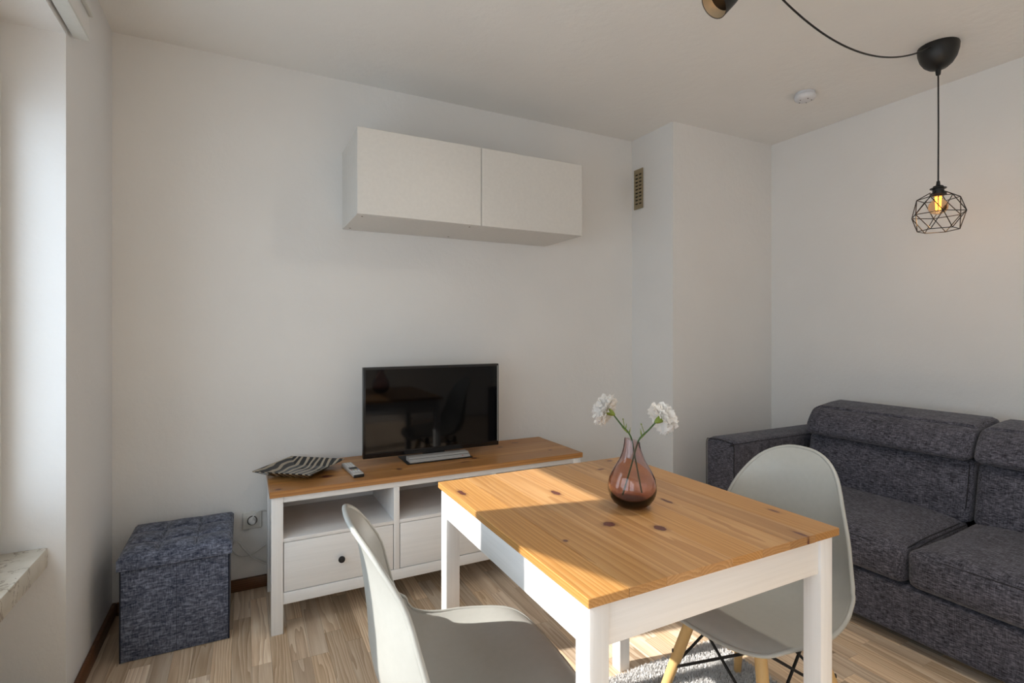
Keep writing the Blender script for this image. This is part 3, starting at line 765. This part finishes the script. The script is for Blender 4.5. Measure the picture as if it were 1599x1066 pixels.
# ------------------------------------------------------------------ pendant lamp
PC = Vector((2.747, 1.188, CEIL))
t_ = thing('pendant_lamp', PC, 'black wire cage pendant lamp with glowing amber bulb', 'lamp')
lathe('canopy', [(0, -.0008), (.074, -.0008), (.0755, -.006), (.0735, -.030), (.066, -.058), (.052, -.082), (.034, -.098), (.014, -.105), (.011, -.106), (.0085, -.128), (.004, -.132), (0, -.132)], PC, M['black'], t_)
zs = 1.870
tube('cord', [(PC.x, PC.y, CEIL-.13), (PC.x+.002, PC.y, 2.15), (PC.x, PC.y, zs-.01)], .0032, M['black'], t_, 8)
sk = lathe('socket', [(0, .0), (.006, .0), (.008, -.018), (.018, -.022), (.021, -.030), (.030, -.031), (.030, -.034), (.021, -.035), (.021, -.052), (.030, -.054), (.030, -.062), (.021, -.063), (.0205, -.068), (0, -.068)], (PC.x, PC.y, zs), M['black'], t_, n=24)
bz = 1.762
bl = lathe('bulb', [(.013, .046), (.014, .036), (.022, .022), (.0335, .008), (.0365, -.006), (.034, -.020), (.025, -.032), (.012, -.038), (0, -.0395)], (PC.x, PC.y, bz), M['bulb'], t_, n=28, smooth=180)
for k in range(6):
    a = k*PI/3; r0, r1 = .0075, .0095
    tube('filament', [(PC.x+r1*math.cos(a), PC.y+r1*math.sin(a), bz+.040), (PC.x+r0*math.cos(a), PC.y+r0*math.sin(a), bz-.018)], .0013, M['filament'], bl, 6)
lathe('bulb_cap', [(0, .0), (.0135, 0), (.0135, .014), (0, .014)], (PC.x, PC.y, bz+.0405), M['gold'], bl, n=20)
def ringp(R, z, ph): return [Vector((PC.x+R*math.cos(ph+k*PI/3), PC.y+R*math.sin(ph+k*PI/3), z)) for k in range(6)]
PH = math.radians(-27+0)
mid = ringp(.100, 1.722, PH); upr = ringp(.076, 1.793, PH+PI/6); lowr = ringp(.074, 1.652, PH+PI/6); tip = ringp(.026, 1.822, PH+PI/6)
wires = []
for k in range(6):
    k2 = (k+1) % 6
    wires += [(mid[k], mid[k2]), (upr[k], upr[k2]), (lowr[k], lowr[k2]), (mid[k], upr[k]), (mid[k2], upr[k]), (mid[k], lowr[k]), (mid[k2], lowr[k]), (upr[k], tip[k])]
for a, b in wires: tube('cage_wire', [a, b], .0019, M['blackmetal'], t_, 6)
pb = bpy.data.lights.new('bulb_light', 'POINT'); pb.energy = .8; pb.color = (1, .55, .22); pb.shadow_soft_size = .02
pbo = bpy.data.objects.new('bulb_light', pb); col.objects.link(pbo); pbo.parent = t_; pbo.location = (0, 0, bz-CEIL-.075)

# cable that swags from the ceiling spots to the pendant
P0 = Vector((2.6695, 1.185, CEIL-.028)); P1 = Vector((1.53, 1.20, CEIL-.012))
pts = []
for k in range(41):
    s = k/40; p = P0.lerp(P1, s); p.z -= 4*.150*s*(1-s); pts.append(p)
tag(tube('lamp_cable', pts, .0034, M['black'], None, 8), 'black cable sagging below the ceiling to the cage lamp', 'cable')

# ------------------------------------------------------------------ ceiling spots: one seen head, two unseen ones added for fill
t_ = thing('ceiling_spotlight', (1.47, 1.05, CEIL), 'black ceiling spotlight with gold lined shade', 'spotlight')
box('ceiling_plate', (1.44, .62, CEIL-.022), (1.50, 1.24, CEIL-.0005), M['black'], t_, .004)
def spot_head(c, ax, joint, watt):
    ax = Vector(ax).normalized(); c = Vector(c)            # c: centre of the mouth, ax: where it shines
    hd_ = lathe('shade', [(.050, 0), (.0505, -.002), (.046, -.055), (.040, -.090), (.026, -.105), (0, -.107), (0, -.103), (.024, -.101), (.038, -.088), (.0445, -.053), (.0485, -.001), (.050, 0)], c, M['black'], t_, ax, 36, 50)
    lathe('shade_lining', [(.0480, -.0015), (.0462, -.022), (.0445, -.034)], c, M['gold'], hd_, ax, 36, 60)
    lathe('lamp', [(0, -.050), (.012, -.052), (.016, -.060), (.016, -.070), (.012, -.085), (0, -.088)], c, M['spot_glow'], hd_, ax, 20, 60)
    b = c-ax*.075
    tube('arm', [b+Vector((0, 0, .03)), Vector((joint[0], joint[1], CEIL-.02))], .006, M['black'], t_, 8)
    L_ = bpy.data.lights.new('spot_and_fill_light', 'SPOT'); L_.energy = watt; L_.color = (1, .90, .77); L_.spot_size = math.radians(110); L_.spot_blend = .8; L_.shadow_soft_size = .04
    lo = bpy.data.objects.new('spot_and_fill_light', L_); col.objects.link(lo); lo.parent = t_
    lo.location = c+ax*.004-WL[t_]; lo.rotation_euler = ax.to_track_quat('-Z', 'Y').to_euler()
spot_head((1.348, 1.190, 2.258), -rt*.72-upv*.66-fw*.02, (1.47, 1.19), 8)
spot_head((1.49, .86, 2.30), Vector((.12, -.25, -.95)), (1.47, .88), 30)  # unseen head, added to brighten the room by bounced light
spot_head((1.42, .62, 2.30), Vector((-.35, -.75, -.6)), (1.47, .66), 34)  # second unseen head, added as fill towards the camera side

# ------------------------------------------------------------------ smoke detector
DC = Vector((2.656, 1.742, CEIL))
t_ = thing('smoke_detector', DC, 'round white smoke detector on the ceiling', 'smoke detector')
lathe('base', [(0, -.0008), (.046, -.0008), (.046, -.010), (.043, -.0125), (0, -.0125)], DC, M['detector'], t_)
lathe('cover', [(0, -.013), (.050, -.013), (.0525, -.018), (.051, -.030), (.044, -.038), (.030, -.042), (0, -.043)], DC, M['detector'], t_)
for k in range(5):
    a = k*2*PI/5+.4
    lathe('slot', [(0, 0), (.003, 0), (.003, .0015), (0, .0015)], DC+Vector((.030*math.cos(a), .030*math.sin(a), -.0432)), M['dark'], t_, n=8)
